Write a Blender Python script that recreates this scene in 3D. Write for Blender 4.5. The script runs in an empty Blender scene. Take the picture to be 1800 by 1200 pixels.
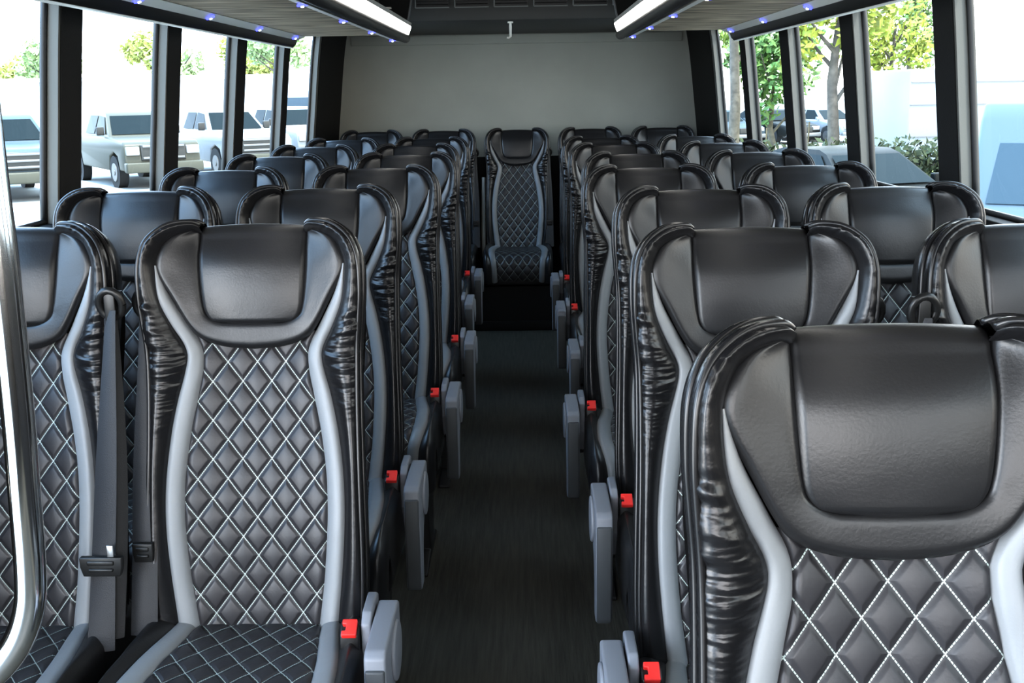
import bpy, math, random
from mathutils import Vector, Matrix, noise
C = bpy.context.scene.collection
PI = math.pi
R = math.radians
random.seed(7)

# ------------------------------------------------------------------ materials
def newmat(name):
    m = bpy.data.materials.new(name); m.use_nodes = True
    nt = m.node_tree; nt.nodes.clear()
    out = nt.nodes.new('ShaderNodeOutputMaterial')
    return m, nt, out
def N(nt, typ, **kw):
    n = nt.nodes.new(typ)
    for k, v in kw.items():
        if k in n.inputs.keys(): n.inputs[k].default_value = v
        else: setattr(n, k, v)
    return n
def math_n(nt, op, a, b=None, c=None):
    n = nt.nodes.new('ShaderNodeMath'); n.operation = op
    for i, x in enumerate((a, b, c)):
        if x is None: continue
        if isinstance(x, (int, float)): n.inputs[i].default_value = x
        else: nt.links.new(x, n.inputs[i])
    return n.outputs[0]
def col4(c): return (c[0], c[1], c[2], 1)
def noise_node(nt, scale, detail=4, stretch=None, coord='Object'):
    tc = N(nt, 'ShaderNodeTexCoord')
    src = tc.outputs[coord]
    if stretch:
        mp = N(nt, 'ShaderNodeMapping'); mp.inputs['Scale'].default_value = stretch
        nt.links.new(src, mp.inputs['Vector']); src = mp.outputs[0]
    nz = N(nt, 'ShaderNodeTexNoise'); nz.inputs['Scale'].default_value = scale; nz.inputs['Detail'].default_value = detail
    nt.links.new(src, nz.inputs['Vector'])
    return nz.outputs['Fac']
def plain(name, c, rough=.5, metal=0, bump=0, bscale=200, var=0, vscale=8, stretch=None, spec=.5, coat=0, coord='Object', bdist=.002):
    m, nt, out = newmat(name)
    b = N(nt, 'ShaderNodeBsdfPrincipled')
    b.inputs['Base Color'].default_value = col4(c); b.inputs['Roughness'].default_value = rough
    b.inputs['Metallic'].default_value = metal; b.inputs['Specular IOR Level'].default_value = spec
    b.inputs['Coat Weight'].default_value = coat
    if var:
        f = noise_node(nt, vscale, 5, stretch, coord)
        rp = N(nt, 'ShaderNodeMapRange'); rp.inputs[1].default_value = .3; rp.inputs[2].default_value = .7
        nt.links.new(f, rp.inputs[0])
        mx = N(nt, 'ShaderNodeMix', data_type='RGBA')
        mx.inputs[6].default_value = col4([x * (1 - var) for x in c]); mx.inputs[7].default_value = col4([min(1, x * (1 + var)) for x in c])
        nt.links.new(rp.outputs[0], mx.inputs[0]); nt.links.new(mx.outputs[2], b.inputs['Base Color'])
    if bump:
        f = noise_node(nt, bscale, 3, stretch, coord)
        bp = N(nt, 'ShaderNodeBump'); bp.inputs['Strength'].default_value = bump; bp.inputs['Distance'].default_value = bdist
        nt.links.new(f, bp.inputs['Height']); nt.links.new(bp.outputs[0], b.inputs['Normal'])
    nt.links.new(b.outputs[0], out.inputs[0])
    return m
def emit(name, c, s):
    m, nt, out = newmat(name)
    e = N(nt, 'ShaderNodeEmission'); e.inputs[0].default_value = col4(c); e.inputs[1].default_value = s
    nt.links.new(e.outputs[0], out.inputs[0]); return m
def glass(name, tint=(.95, .97, .97), gl=.05):
    m, nt, out = newmat(name)
    t = N(nt, 'ShaderNodeBsdfTransparent'); t.inputs[0].default_value = col4(tint)
    g = N(nt, 'ShaderNodeBsdfGlossy'); g.inputs['Roughness'].default_value = .02
    mx = N(nt, 'ShaderNodeMixShader'); mx.inputs[0].default_value = gl
    nt.links.new(t.outputs[0], mx.inputs[1]); nt.links.new(g.outputs[0], mx.inputs[2]); nt.links.new(mx.outputs[0], out.inputs[0])
    return m
QW, QH = .0545, .074
def quilt_mat():
    m, nt, out = newmat('quilted_leather')
    uv = N(nt, 'ShaderNodeUVMap'); sp = N(nt, 'ShaderNodeSeparateXYZ'); nt.links.new(uv.outputs[0], sp.inputs[0])
    u = math_n(nt, 'DIVIDE', sp.outputs[0], QW); v = math_n(nt, 'DIVIDE', sp.outputs[1], QH)
    a = math_n(nt, 'ADD', u, v); b = math_n(nt, 'SUBTRACT', u, v)
    da = math_n(nt, 'PINGPONG', a, .5); db = math_n(nt, 'PINGPONG', b, .5)
    TH = .017
    la = math_n(nt, 'LESS_THAN', da, TH); lb = math_n(nt, 'LESS_THAN', db, TH)
    sa = math_n(nt, 'LESS_THAN', math_n(nt, 'FRACT', math_n(nt, 'MULTIPLY', b, 11.)), .8)
    sb = math_n(nt, 'LESS_THAN', math_n(nt, 'FRACT', math_n(nt, 'MULTIPLY', a, 11.)), .8)
    mask = math_n(nt, 'MAXIMUM', math_n(nt, 'MULTIPLY', la, sa), math_n(nt, 'MULTIPLY', lb, sb))
    dm = math_n(nt, 'MINIMUM', da, db)
    h = N(nt, 'ShaderNodeMapRange'); h.interpolation_type = 'SMOOTHERSTEP'
    h.inputs[1].default_value = 0; h.inputs[2].default_value = .2
    nt.links.new(dm, h.inputs[0])
    bp = N(nt, 'ShaderNodeBump'); bp.inputs['Strength'].default_value = .55; bp.inputs['Distance'].default_value = .005
    nt.links.new(h.outputs[0], bp.inputs['Height'])
    nz = noise_node(nt, 260, 3)
    bp2 = N(nt, 'ShaderNodeBump'); bp2.inputs['Strength'].default_value = .12; bp2.inputs['Distance'].default_value = .002
    nt.links.new(nz, bp2.inputs['Height']); nt.links.new(bp.outputs[0], bp2.inputs['Normal'])
    p = N(nt, 'ShaderNodeBsdfPrincipled'); p.inputs['Roughness'].default_value = .42; p.inputs['Specular IOR Level'].default_value = .5
    mx = N(nt, 'ShaderNodeMix', data_type='RGBA'); mx.inputs[6].default_value = (.030, .029, .032, 1); mx.inputs[7].default_value = (.42, .49, .46, 1)
    nt.links.new(mask, mx.inputs[0]); nt.links.new(mx.outputs[2], p.inputs['Base Color'])
    nt.links.new(bp2.outputs[0], p.inputs['Normal']); nt.links.new(p.outputs[0], out.inputs[0])
    return m
def leather_mat(name, c, rough=.36, fold=.25, fscale=14):
    m, nt, out = newmat(name)
    p = N(nt, 'ShaderNodeBsdfPrincipled'); p.inputs['Base Color'].default_value = col4(c); p.inputs['Roughness'].default_value = rough
    n1 = noise_node(nt, 300, 3); n2 = noise_node(nt, fscale, 3)
    b1 = N(nt, 'ShaderNodeBump'); b1.inputs['Strength'].default_value = fold; b1.inputs['Distance'].default_value = .01
    nt.links.new(n2, b1.inputs['Height'])
    b2 = N(nt, 'ShaderNodeBump'); b2.inputs['Strength'].default_value = .1; b2.inputs['Distance'].default_value = .002
    nt.links.new(n1, b2.inputs['Height']); nt.links.new(b1.outputs[0], b2.inputs['Normal'])
    nt.links.new(b2.outputs[0], p.inputs['Normal']); nt.links.new(p.outputs[0], out.inputs[0])
    return m
M = {}
M['quilt'] = quilt_mat()
M['leather'] = leather_mat('black_leather', (.014, .014, .015), .35, .10, 10)
def ruched_mat():
    m, nt, out = newmat('ruched_leather')
    p = N(nt, 'ShaderNodeBsdfPrincipled'); p.inputs['Base Color'].default_value = (.010, .010, .011, 1); p.inputs['Specular IOR Level'].default_value = .42; p.inputs['Roughness'].default_value = .27
    tc = N(nt, 'ShaderNodeTexCoord'); sp = N(nt, 'ShaderNodeSeparateXYZ'); nt.links.new(tc.outputs['Object'], sp.inputs[0])
    k = math_n(nt, 'SUBTRACT', 1.0, math_n(nt, 'DIVIDE', math_n(nt, 'ABSOLUTE', math_n(nt, 'SUBTRACT', sp.outputs[2], .945)), .13))
    k = math_n(nt, 'MAXIMUM', k, .04)
    f = noise_node(nt, 1.0, 2, (9, 7, 46)); h = math_n(nt, 'MULTIPLY', f, k)
    b1 = N(nt, 'ShaderNodeBump'); b1.inputs['Strength'].default_value = .7; b1.inputs['Distance'].default_value = .02
    nt.links.new(h, b1.inputs['Height'])
    b2 = N(nt, 'ShaderNodeBump'); b2.inputs['Strength'].default_value = .1; b2.inputs['Distance'].default_value = .002
    nt.links.new(noise_node(nt, 300, 3), b2.inputs['Height']); nt.links.new(b1.outputs[0], b2.inputs['Normal'])
    nt.links.new(b2.outputs[0], p.inputs['Normal']); nt.links.new(p.outputs[0], out.inputs[0])
    return m
M['ruched'] = ruched_mat()
M['grey_strip'] = leather_mat('grey_leather', (.225, .235, .245), .45, .12, 16)
M['piping'] = plain('leather_piping', (.014, .014, .015), .28)
M['shell'] = plain('black_shell', (.010, .010, .011), .5, bump=.1, spec=.3)
M['metal_black'] = plain('black_painted_steel', (.012, .012, .013), .5)
M['arm'] = plain('grey_plastic', (.20, .21, .235), .5, bump=.08, bscale=400)
M['arm_shade'] = plain('shaded_grey_plastic', (.06, .065, .07), .5, bump=.08, bscale=400)  # grey plastic darkened as if in shade, for the armrest front
M['red'] = plain('red_plastic', (.75, .035, .03), .4)
M['sleeve'] = plain('pale_grey_sleeve', (.30, .31, .29), .6)
M['belt'] = plain('belt_webbing', (.018, .019, .022), .6, bump=.25, bscale=500)
M['black_plastic'] = plain('black_plastic', (.012, .012, .012), .35)
M['chrome'] = plain('polished_steel', (.85, .84, .82), .12, metal=1)
M['steel'] = plain('bright_steel', (.6, .6, .6), .3, metal=1)
M['floor'] = plain('ribbed_vinyl', (.068, .066, .056), .42, var=.32, vscale=5, stretch=(18, 1, 1), bump=.35, bscale=9, bdist=.004, spec=.35)
M['wall_black'] = plain('black_vinyl', (.006, .006, .006), .65, bump=.2, bscale=260, spec=.2)
M['wall_grey'] = plain('grey_vinyl', (.10, .10, .09), .6, bump=.1, bscale=260)
M['rear'] = plain('grey_panel_fabric', (.30, .305, .27), .7, var=.06, vscale=3, bump=.15, bscale=240)
M['rack_fabric'] = plain('streaked_fabric', (.33, .265, .185), .8, var=.8, vscale=4, stretch=(1.2, 9, 9), bump=.3, bscale=60)
M['alu'] = plain('satin_aluminium', (.82, .80, .74), .4, metal=.1)
M['rubber'] = plain('black_rubber', (.008, .008, .008), .5)
M['light'] = emit('white_tube_light', (1, .98, .92), 9)
M['led'] = emit('blue_led', (.05, .06, 1), 4)
M['led_core'] = emit('white_led', (.75, .85, 1), 6)
M['glass'] = glass('window_glass')
M['ac'] = plain('dark_grey_housing', (.050, .050, .047), .6, bump=.1)
M['ac_line'] = plain('grey_vent_edge', (.22, .22, .21), .5)

# ------------------------------------------------------------------ object helpers
def link(name, me, mat=None, parent=None):
    o = bpy.data.objects.new(name, me); C.objects.link(o)
    if mat is not None and hasattr(me, 'materials') and not len(me.materials):
        for mm in (mat if isinstance(mat, (list, tuple)) else [mat]): me.materials.append(mm)
    if parent is not None: o.parent = parent
    return o
def tag(o, label, cat, group=None, kind=None):
    o['label'] = label; o['category'] = cat
    if group: o['group'] = group
    if kind: o['kind'] = kind
    return o
def empty(name, loc=(0, 0, 0), rz=0):
    o = bpy.data.objects.new(name, None); C.objects.link(o); o.location = loc; o.rotation_euler = (0, 0, rz)
    o.empty_display_size = .1
    return o
def struct(o): o['kind'] = 'structure'; return o
class MB:
    """collects polygons for one mesh"""
    def __init__(s): s.v = []; s.f = []; s.uv = {}; s.mi = []
    def add(s, vs, fs, mi=0):
        b = len(s.v); s.v.extend([tuple(x) for x in vs]); s.f.extend([tuple(b + i for i in f) for f in fs]); s.mi.extend([mi] * len(fs)); return b
    def grid(s, rows, closed=False, mi=0, flip=False, uvs=None):
        n = len(rows); m = len(rows[0]); b = len(s.v)
        for r in rows: s.v.extend([tuple(p) for p in r])
        if uvs:
            for i in range(n):
                for j in range(m): s.uv[b + i * m + j] = uvs[i][j]
        mm = m if closed else m - 1
        for i in range(n - 1):
            for j in range(mm):
                k = (j + 1) % m
                f = (b + i * m + j, b + i * m + k, b + (i + 1) * m + k, b + (i + 1) * m + j)
                s.f.append(f[::-1] if flip else f); s.mi.append(mi)
    def box(s, x0, x1, y0, y1, z0, z1, mi=0):
        vs = [(x, y, z) for z in (z0, z1) for y in (y0, y1) for x in (x0, x1)]
        s.add(vs, [(0, 2, 3, 1), (4, 5, 7, 6), (0, 1, 5, 4), (2, 6, 7, 3), (0, 4, 6, 2), (1, 3, 7, 5)], mi)
    def prism(s, poly, x0, x1, axis='x', mi=0):
        """poly in the two other axes, extruded along axis"""
        n = len(poly)
        def mk(a, p):
            return (a, p[0], p[1]) if axis == 'x' else (p[0], a, p[1]) if axis == 'y' else (p[0], p[1], a)
        vs = [mk(x0, p) for p in poly] + [mk(x1, p) for p in poly]
        fs = [tuple(range(n))[::-1], tuple(range(n, 2 * n))] + [(i, (i + 1) % n, n + (i + 1) % n, n + i) for i in range(n)]
        s.add(vs, fs, mi)
    def tube(s, pts, r, n=8, cap=True, mi=0):
        pts = [Vector(p) for p in pts]; rows = []
        up = None
        for i, p in enumerate(pts):
            t = (pts[min(i + 1, len(pts) - 1)] - pts[max(i - 1, 0)]).normalized()
            if up is None:
                up = Vector((0, 0, 1)) if abs(t.z) < .9 else Vector((1, 0, 0))
            a = t.cross(up).normalized(); up = a.cross(t).normalized()
            rr = r[i] if isinstance(r, (list, tuple)) else r
            rows.append([p + (a * math.cos(q) + up * math.sin(q)) * rr for q in [2 * PI * k / n for k in range(n)]])
        b = len(s.v); s.grid(rows, closed=True, mi=mi)
        if cap:
            s.f.append(tuple(range(b, b + n))); s.mi.append(mi)
            e = b + (len(rows) - 1) * n
            s.f.append(tuple(range(e, e + n))[::-1]); s.mi.append(mi)
    def cyl(s, c, ax, r, h, n=20, mi=0, r2=None):
        c = Vector(c); ax = Vector(ax).normalized()
        s.tube([c - ax * h / 2, c + ax * h / 2], [r, r if r2 is None else r2], n, True, mi)
    def mesh(s, name, smooth=True, bevel=None, angle=40):
        me = bpy.data.meshes.new(name); me.from_pydata(s.v, [], s.f)
        for p, k in zip(me.polygons, s.mi): p.material_index = k
        if s.uv:
            l = me.uv_layers.new(name='UVMap')
            for lp in me.loops: l.data[lp.index].uv = s.uv.get(lp.vertex_index, (0, 0))
        import bmesh
        bm = bmesh.new(); bm.from_mesh(me)
        if not s.uv: bmesh.ops.remove_doubles(bm, verts=bm.verts, dist=1e-6)
        if bevel:
            ed = [e for e in bm.edges if len(e.link_faces) == 2 and e.calc_face_angle(0) > R(30)]
            bmesh.ops.bevel(bm, geom=ed, offset=bevel, segments=3, profile=.5, affect='EDGES', clamp_overlap=True)
        bmesh.ops.recalc_face_normals(bm, faces=bm.faces) if not s.uv and getattr(s, 'recalc', True) else None
        bm.to_mesh(me); bm.free()
        if smooth:
            for p in me.polygons: p.use_smooth = True
            if angle: me.set_sharp_from_angle(angle=R(angle))
        return me
def catmull(pts, t):
    """pts list of tuples, t in 0..1"""
    n = len(pts) - 1; x = min(max(t, 0), 1) * n; i = min(int(x), n - 1); f = x - i
    p0 = pts[max(i - 1, 0)]; p1 = pts[i]; p2 = pts[i + 1]; p3 = pts[min(i + 2, n)]
    r = []
    for a, b, c, d in zip(p0, p1, p2, p3):
        r.append(.5 * ((2 * b) + (-a + c) * f + (2 * a - 5 * b + 4 * c - d) * f * f + (-a + 3 * b - 3 * c + d) * f ** 3))
    return r
def interp(tab, x):
    """smooth table lookup: list of (x, y)"""
    if x <= tab[0][0]: return tab[0][1]
    if x >= tab[-1][0]: return tab[-1][1]
    for i in range(len(tab) - 1):
        if tab[i][0] <= x <= tab[i + 1][0]:
            x0, y0 = tab[i]; x1, y1 = tab[i + 1]
            m0 = (y1 - tab[i - 1][1]) / (x1 - tab[i - 1][0]) if i > 0 else (y1 - y0) / (x1 - x0)
            m1 = (tab[i + 2][1] - y0) / (tab[i + 2][0] - x0) if i + 2 < len(tab) else (y1 - y0) / (x1 - x0)
            h = x1 - x0; f = (x - x0) / h
            return (2 * f ** 3 - 3 * f * f + 1) * y0 + (f ** 3 - 2 * f * f + f) * h * m0 + (-2 * f ** 3 + 3 * f * f) * y1 + (f ** 3 - f * f) * h * m1
def smooth01(x): x = min(max(x, 0), 1); return x * x * (3 - 2 * x)

# ------------------------------------------------------------------ the coach seat
# local frame: origin on the floor under the crease of back and cushion, x across, -y towards the seat's front
REC = R(12); ZC = .465
def PB(u, v, d):
    v *= .978
    return Vector((u, v * math.sin(REC) - d * math.cos(REC), ZC + v * math.cos(REC) + d * math.sin(REC)))
CIN = [(-.04, .108), (0, .112), (.09, .124), (.2, .132), (.28, .131), (.36, .122), (.43, .109), (.49, .098), (.53, .100), (.58, .126), (.63, .152), (.69, .170)]
COUT = [(-.04, .146), (0, .150), (.1, .160), (.2, .166), (.28, .165), (.36, .157), (.42, .147), (.48, .132), (.515, .127), (.54, .134), (.575, .154), (.62, .171), (.69, .1755)]
def dc(v):   # depth of the seat back's centre line
    return .010 + .014 * math.exp(-((v - .2) / .15) ** 2) - .006 * smooth01((v - .35) / .2)
def dq(u, v):
    w = interp(CIN, v); s = min(1, abs(u) / w); return dc(v) + .014 * s * s
def pillow(u, v, amp=.0045):
    a = u / QW + v / QH; b = u / QW - v / QH
    return amp * math.sqrt(abs(math.sin(PI * a) * math.sin(PI * b)))
def dstrip_out(v): return dq(interp(CIN, v), v) + .010
# stations of the side bolster, bottom to the inner end of the ear: inner u,v,D  outer u,v  crest D  back D
ST = [
 (.146, -.040, .034, .195, -.040, .045, -.037),
 (.150, .000, .034, .198, .000, .048, -.039),
 (.160, .100, .040, .202, .100, .056, -.040),
 (.166, .200, .044, .201, .200, .058, -.040),
 (.165, .280, .042, .199, .285, .058, -.040),
 (.157, .360, .036, .197, .370, .055, -.039),
 (.142, .440, .030, .196, .455, .053, -.037),
 (.127, .512, .030, .197, .525, .055, -.035),
 (.146, .562, .040, .202, .582, .064, -.033),
 (.168, .616, .054, .206, .632, .072, -.031),
 (.1755, .680, .060, .205, .688, .077, -.030),
 (.166, .717, .060, .194, .726, .076, -.029),
 (.152, .733, .052, .174, .751, .070, -.028),
 (.126, .746, .042, .147, .767, .060, -.027),
 (.103, .751, .032, .114, .772, .047, -.026),
 (.096, .750, .024, .098, .766, .034, -.025),
]
def bolster_pt(t, q, sx, wr=True):
    ui, vi, di, uo, vo, cr, bk = catmull(ST, t)
    cx, cv = ui + (uo - ui) * .5, vi + (vo - vi) * .5
    # outward direction in the u,v plane
    ox, ov = uo - ui, vo - vi; L = math.hypot(ox, ov) + 1e-6; ox /= L; ov /= L
    prof = [(ui - ox * .004, vi - ov * .004, di - .010), (ui + ox * .003, vi + ov * .003, di + .004), (cx, cv, cr), (uo - ox * .008, vo - ov * .008, cr - .004),
            (uo, vo, cr - .022), (uo - ox * .003, vo - ov * .003, cr - .036), (uo + ox * .003, vo + ov * .003, cr - .046), (uo, vo, (cr - .046 + bk) / 2), (uo - ox * .01, vo - ov * .01, bk), (uo - ox * .03, vo - ov * .03, bk - .012)]
    u, v, d = catmull(prof, q)
    if wr:
        k = math.exp(-((t - .50) / .11) ** 2) + .55 * math.exp(-((t - .80) / .10) ** 2)
        k *= math.sin(PI * min(1, q / .62)) if q < .62 else .12
        w = noise.noise(Vector((t * 75 + 2.5 * q, q * 1.6, 3.1 + sx))) * .0050 + noise.noise(Vector((t * 150 - 3 * q, q * 2.5, 8.7))) * .0024
        d += w * max(0, k); u += w * .4 * max(0, k)
        e = noise.noise(Vector((t * 9, q * 3, 1.7))) * .002
        d += e
    return u, v, d
def build_back():
    parts = []
    # quilted panel
    b = MB(); rows = []; uvs = []
    for i in range(116):
        v = -.04 + .60 * i / 115; w = interp(CIN, v) + .003; row = []; uv = []
        for j in range(53):
            s = -1 + 2 * j / 52; u = s * w
            edge = smooth01((1 - abs(s)) / .06)
            row.append(PB(u, v, dq(u, v) + pillow(u, v + .017) * edge - .007 * (1 - edge))); uv.append((u, v + .017))
        rows.append(row); uvs.append(uv)
    b.grid(rows, uvs=uvs); parts.append(('quilted_panel', b.mesh('quilted_panel', angle=None), 'quilt', None))
    # grey strips
    for sx in (-1, 1):
        b = MB(); rows = []
        for i in range(70):
            v = -.04 + .725 * i / 69; a = interp(CIN, v); c = interp(COUT, v); row = []
            for j in range(9):
                s = j / 8; u = a + (c - a) * s
                d = dq(a, v) + .010 * s + .007 * math.sin(PI * s) ** .6 - .005 * (abs(2 * s - 1) ** 6)
                d += noise.noise(Vector((v * 26, s * 2, sx * 5))) * .0025 * math.exp(-((v - .52) / .08) ** 2)
                if v > .52: d += .025 * smooth01((v - .52) / .12)
                row.append(PB(sx * u, v, d))
            rows.append(row)
        b.grid(rows, flip=sx < 0); parts.append(('grey_strip', b.mesh('grey_strip', angle=None), 'grey_strip', None))
    # bolsters with the ears
    for sx in (-1, 1):
        b = MB(); rows = []
        for i in range(171):
            t = i / 170
            row = []
            for j in range(25):
                u, v, d = bolster_pt(t, j / 24, sx); row.append(PB(sx * u, v, d))
            rows.append(row)
        b.grid(rows, flip=sx < 0); parts.append(('side_bolster', b.mesh('side_bolster', angle=None), 'ruched', None))
        b = MB()
        for q, r_ in ((.375, .0042), (.60, .0042)):
            pts = []
            for i in range(81):
                u, v, d = bolster_pt(.0 + i / 80 * .985, q, sx, False); pts.append(PB(sx * u, v, d + .001))
            b.tube(pts, r_, 6)
        parts.append(('piping', b.mesh('piping', angle=None), 'piping', len(parts) - 1))
    # headrest collar
    A = [(.1005, .752), (.1002, .73), (.0985, .69), (.0965, .64), (.0935, .604), (.086, .580), (.062, .566), (.03, .5635), (0, .563)]
    B = [(.103, .753), (.142, .741), (.165, .716), (.1745, .680), (.150, .626), (.122, .567), (.098, .538), (.055, .522), (0, .517)]
    DA = [.020, .027, .036, .040, .040, .038, .037, .037, .037]
    DB = [.034, .052, .060, .060, .054, .046, .040, .036, .035]
    b = MB(); rows = []
    n = 48
    for i in range(-n, n + 1):
        k = 1 - abs(i) / n; sx = -1 if i < 0 else 1
        ax, av = catmull(A, k); bx, bv = catmull(B, k); da = catmull([(x,) for x in DA], k)[0]; db = catmull([(x,) for x in DB], k)[0]
        row = [PB(sx * (ax - .001), av + .011 * (1 - smooth01((av - .56) / .12)), da - .008)]
        for j in range(13):
            f = j / 12; u = ax + (bx - ax) * f; v = av + (bv - av) * f
            v += .011 * (1 - smooth01((v - .56) / .12))
            d = da + (db - da) * f ** 1.2 - .003 * ((1 - f) ** 14) - .009 * (f ** 14)
            row.append(PB(sx * u, v, d))
        row.append(PB(sx * (bx + (bx - ax) * .02), bv - .002 + .011 * (1 - smooth01((bv - .56) / .12)), db - .012)); row.append(PB(sx * (bx - .004), bv + .002 + .011 * (1 - smooth01((bv - .56) / .12)), db - .04))
        rows.append(row)
    b.grid(rows, flip=False); parts.append(('headrest_collar', b.mesh('headrest_collar', angle=None), 'leather', None))
    # headrest pad, rolled over the top
    PW = [(.561, .045), (.5635, .064), (.569, .077), (.578, .086), (.592, .0918), (.61, .0942), (.64, .0962), (.69, .0985), (.73, .1000), (.78, .1003)]
    def dpad(s, v):
        e = 1 - smooth01((1 - abs(s)) / .028); pv = smooth01((v - .560) / .012)
        base = .031 + .010 * math.sin(PI * min(1, max(0, (v - .54) / .23))) - .018 * smooth01((v - .67) / .09) ** 1.5
        return base + .007 * (1 - abs(s) ** 2.5) - .006 * e - .007 * (1 - pv)
    b = MB(); rows = []
    for i in range(41):
        v = .561 + .177 * (i / 40) ** 1.25; w = interp(PW, v)
        vv = v + .011 * (1 - smooth01((v - .56) / .12)); rows.append([PB(-w + 2 * w * j / 40, vv, dpad(-1 + j / 20, v)) for j in range(41)])
    for i in range(1, 13):
        a = PI * i / 12; row = []
        for j in range(41):
            s = -1 + j / 20; r_ = .034
            row.append(PB(s * .1003, .738 + r_ * .72 * math.sin(a) + .004 * (1 - s * s) * math.sin(a), dpad(s, .738) - r_ * (1 - math.cos(a))))
        rows.append(row)
    b.grid(rows); parts.append(('headrest_pad', b.mesh('headrest_pad', angle=None), 'leather', len(parts) - 1))
    # back shell
    b = MB(); rows = []
    ED = [(-.04, .190), (0, .194), (.1, .198), (.3, .194), (.45, .193), (.58, .20), (.65, .196), (.70, .182), (.73, .160), (.75, .13), (.762, .10)]
    for i in range(25):
        v = -.04 + .802 * i / 24; w = interp(ED, v); row = []
        for j in range(13):
            s = -1 + j / 6
            row.append(PB(s * w, v, -.036 - .022 * (1 - s ** 4) + .008 * smooth01((v - .55) / .2)))
        rows.append(row)
    b.grid(rows, flip=True); parts.append(('back_shell', b.mesh('back_shell', angle=None), 'shell', None))
    return parts
# cushion: path along the middle (forward distance, height)
CP = [(-.05, .455), (.02, .462), (.10, .468), (.20, .474), (.30, .478), (.37, .474), (.415, .455), (.432, .425), (.436, .385), (.430, .340), (.415, .310)]
CCI = [(0, .114), (.15, .119), (.3, .137), (.45, .143), (.55, .139), (.7, .130), (1, .124)]
CCO = [(0, .150), (.15, .156), (.3, .178), (.45, .186), (.55, .180), (.7, .166), (1, .160)]
CCE = [(0, .203), (.15, .209), (.45, .211), (.7, .211), (1, .207)]
def PC(u, t, d):
    f, z = catmull(CP, t); f2, z2 = catmull(CP, min(1, t + .01)); f1, z1 = catmull(CP, max(0, t - .01))
    tx, tz = f2 - f1, z2 - z1; L = math.hypot(tx, tz); nx, nz = -tz / L, tx / L
    return Vector((u, -(f + nx * d), z + nz * d))
def build_cushion():
    parts = []
    arc = [0]
    for i in range(1, 101):
        a = catmull(CP, (i - 1) / 100); c = catmull(CP, i / 100); arc.append(arc[-1] + math.hypot(c[0] - a[0], c[1] - a[1]))
    b = MB(); rows = []; uvs = []
    for i in range(101):
        t = i / 100; w = interp(CCI, t) + .003; row = []; uv = []
        for j in range(41):
            s = -1 + j / 20; u = s * w; e = smooth01((1 - abs(s)) / .06)
            row.append(PC(u, t, .006 * s * s + pillow(u, arc[i], .004) * e - .006 * (1 - e))); uv.append((u, arc[i]))
        rows.append(row); uvs.append(uv)
    b.grid(rows, uvs=uvs, flip=True); parts.append(('quilted_cushion', b.mesh('quilted_cushion', angle=None), 'quilt', None))
    for sx in (-1, 1):
        b = MB(); rows = []
        for i in range(61):
            t = i / 60; a = interp(CCI, t); c = interp(CCO, t); row = []
            for j in range(8):
                s = j / 7
                row.append(PC(sx * (a + (c - a) * s), t, .006 + .008 * s + .006 * math.sin(PI * s) ** .6 - .004 * (abs(2 * s - 1) ** 6)))
            rows.append(row)
        b.grid(rows, flip=sx > 0); parts.append(('grey_strip', b.mesh('cushion_strip', angle=None), 'grey_strip', None))
        b = MB(); rows = []
        for i in range(61):
            t = i / 60; c = interp(CCO, t); e = interp(CCE, t); dn = .135 * (1 - smooth01((t - .45) / .3)) + .035
            prof = [(c - .004, .004), (c + .003, .016), ((c + e) / 2, .028), (e - .010, .022), (e, .004), (e + .001, -.03), (e - .001, -dn * .8), (e - .012, -dn)]
            row = []
            for j in range(16):
                u, d = catmull(prof, j / 15)
                d += noise.noise(Vector((t * 14, j * .25, 2 + sx))) * .0025 * (1 if j < 10 else .2)
                row.append(PC(sx * u, t, d))
            rows.append(row)
        b.grid(rows, flip=sx > 0); parts.append(('cushion_bolster', b.mesh('cushion_bolster', angle=None), 'leather', None))
    # frame and legs
    b = MB(); b.box(-.19, .19, -.40, .02, .285, .335); b.box(-.20, .20, -.02, .04, .30, .44)
    parts.append(('seat_frame', b.mesh('seat_frame', bevel=.008), 'metal_black', None))
    for x in (-.15, .15):
        b = MB(); b.prism([(-.30, .29), (-.05, .29), (-.13, .03), (-.02, .012), (-.02, 0), (-.36, 0), (-.36, .012), (-.22, .03)], x - .02, x + .02)
        parts.append(('leg', b.mesh('leg', bevel=.004), 'metal_black', None))
    return parts
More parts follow.
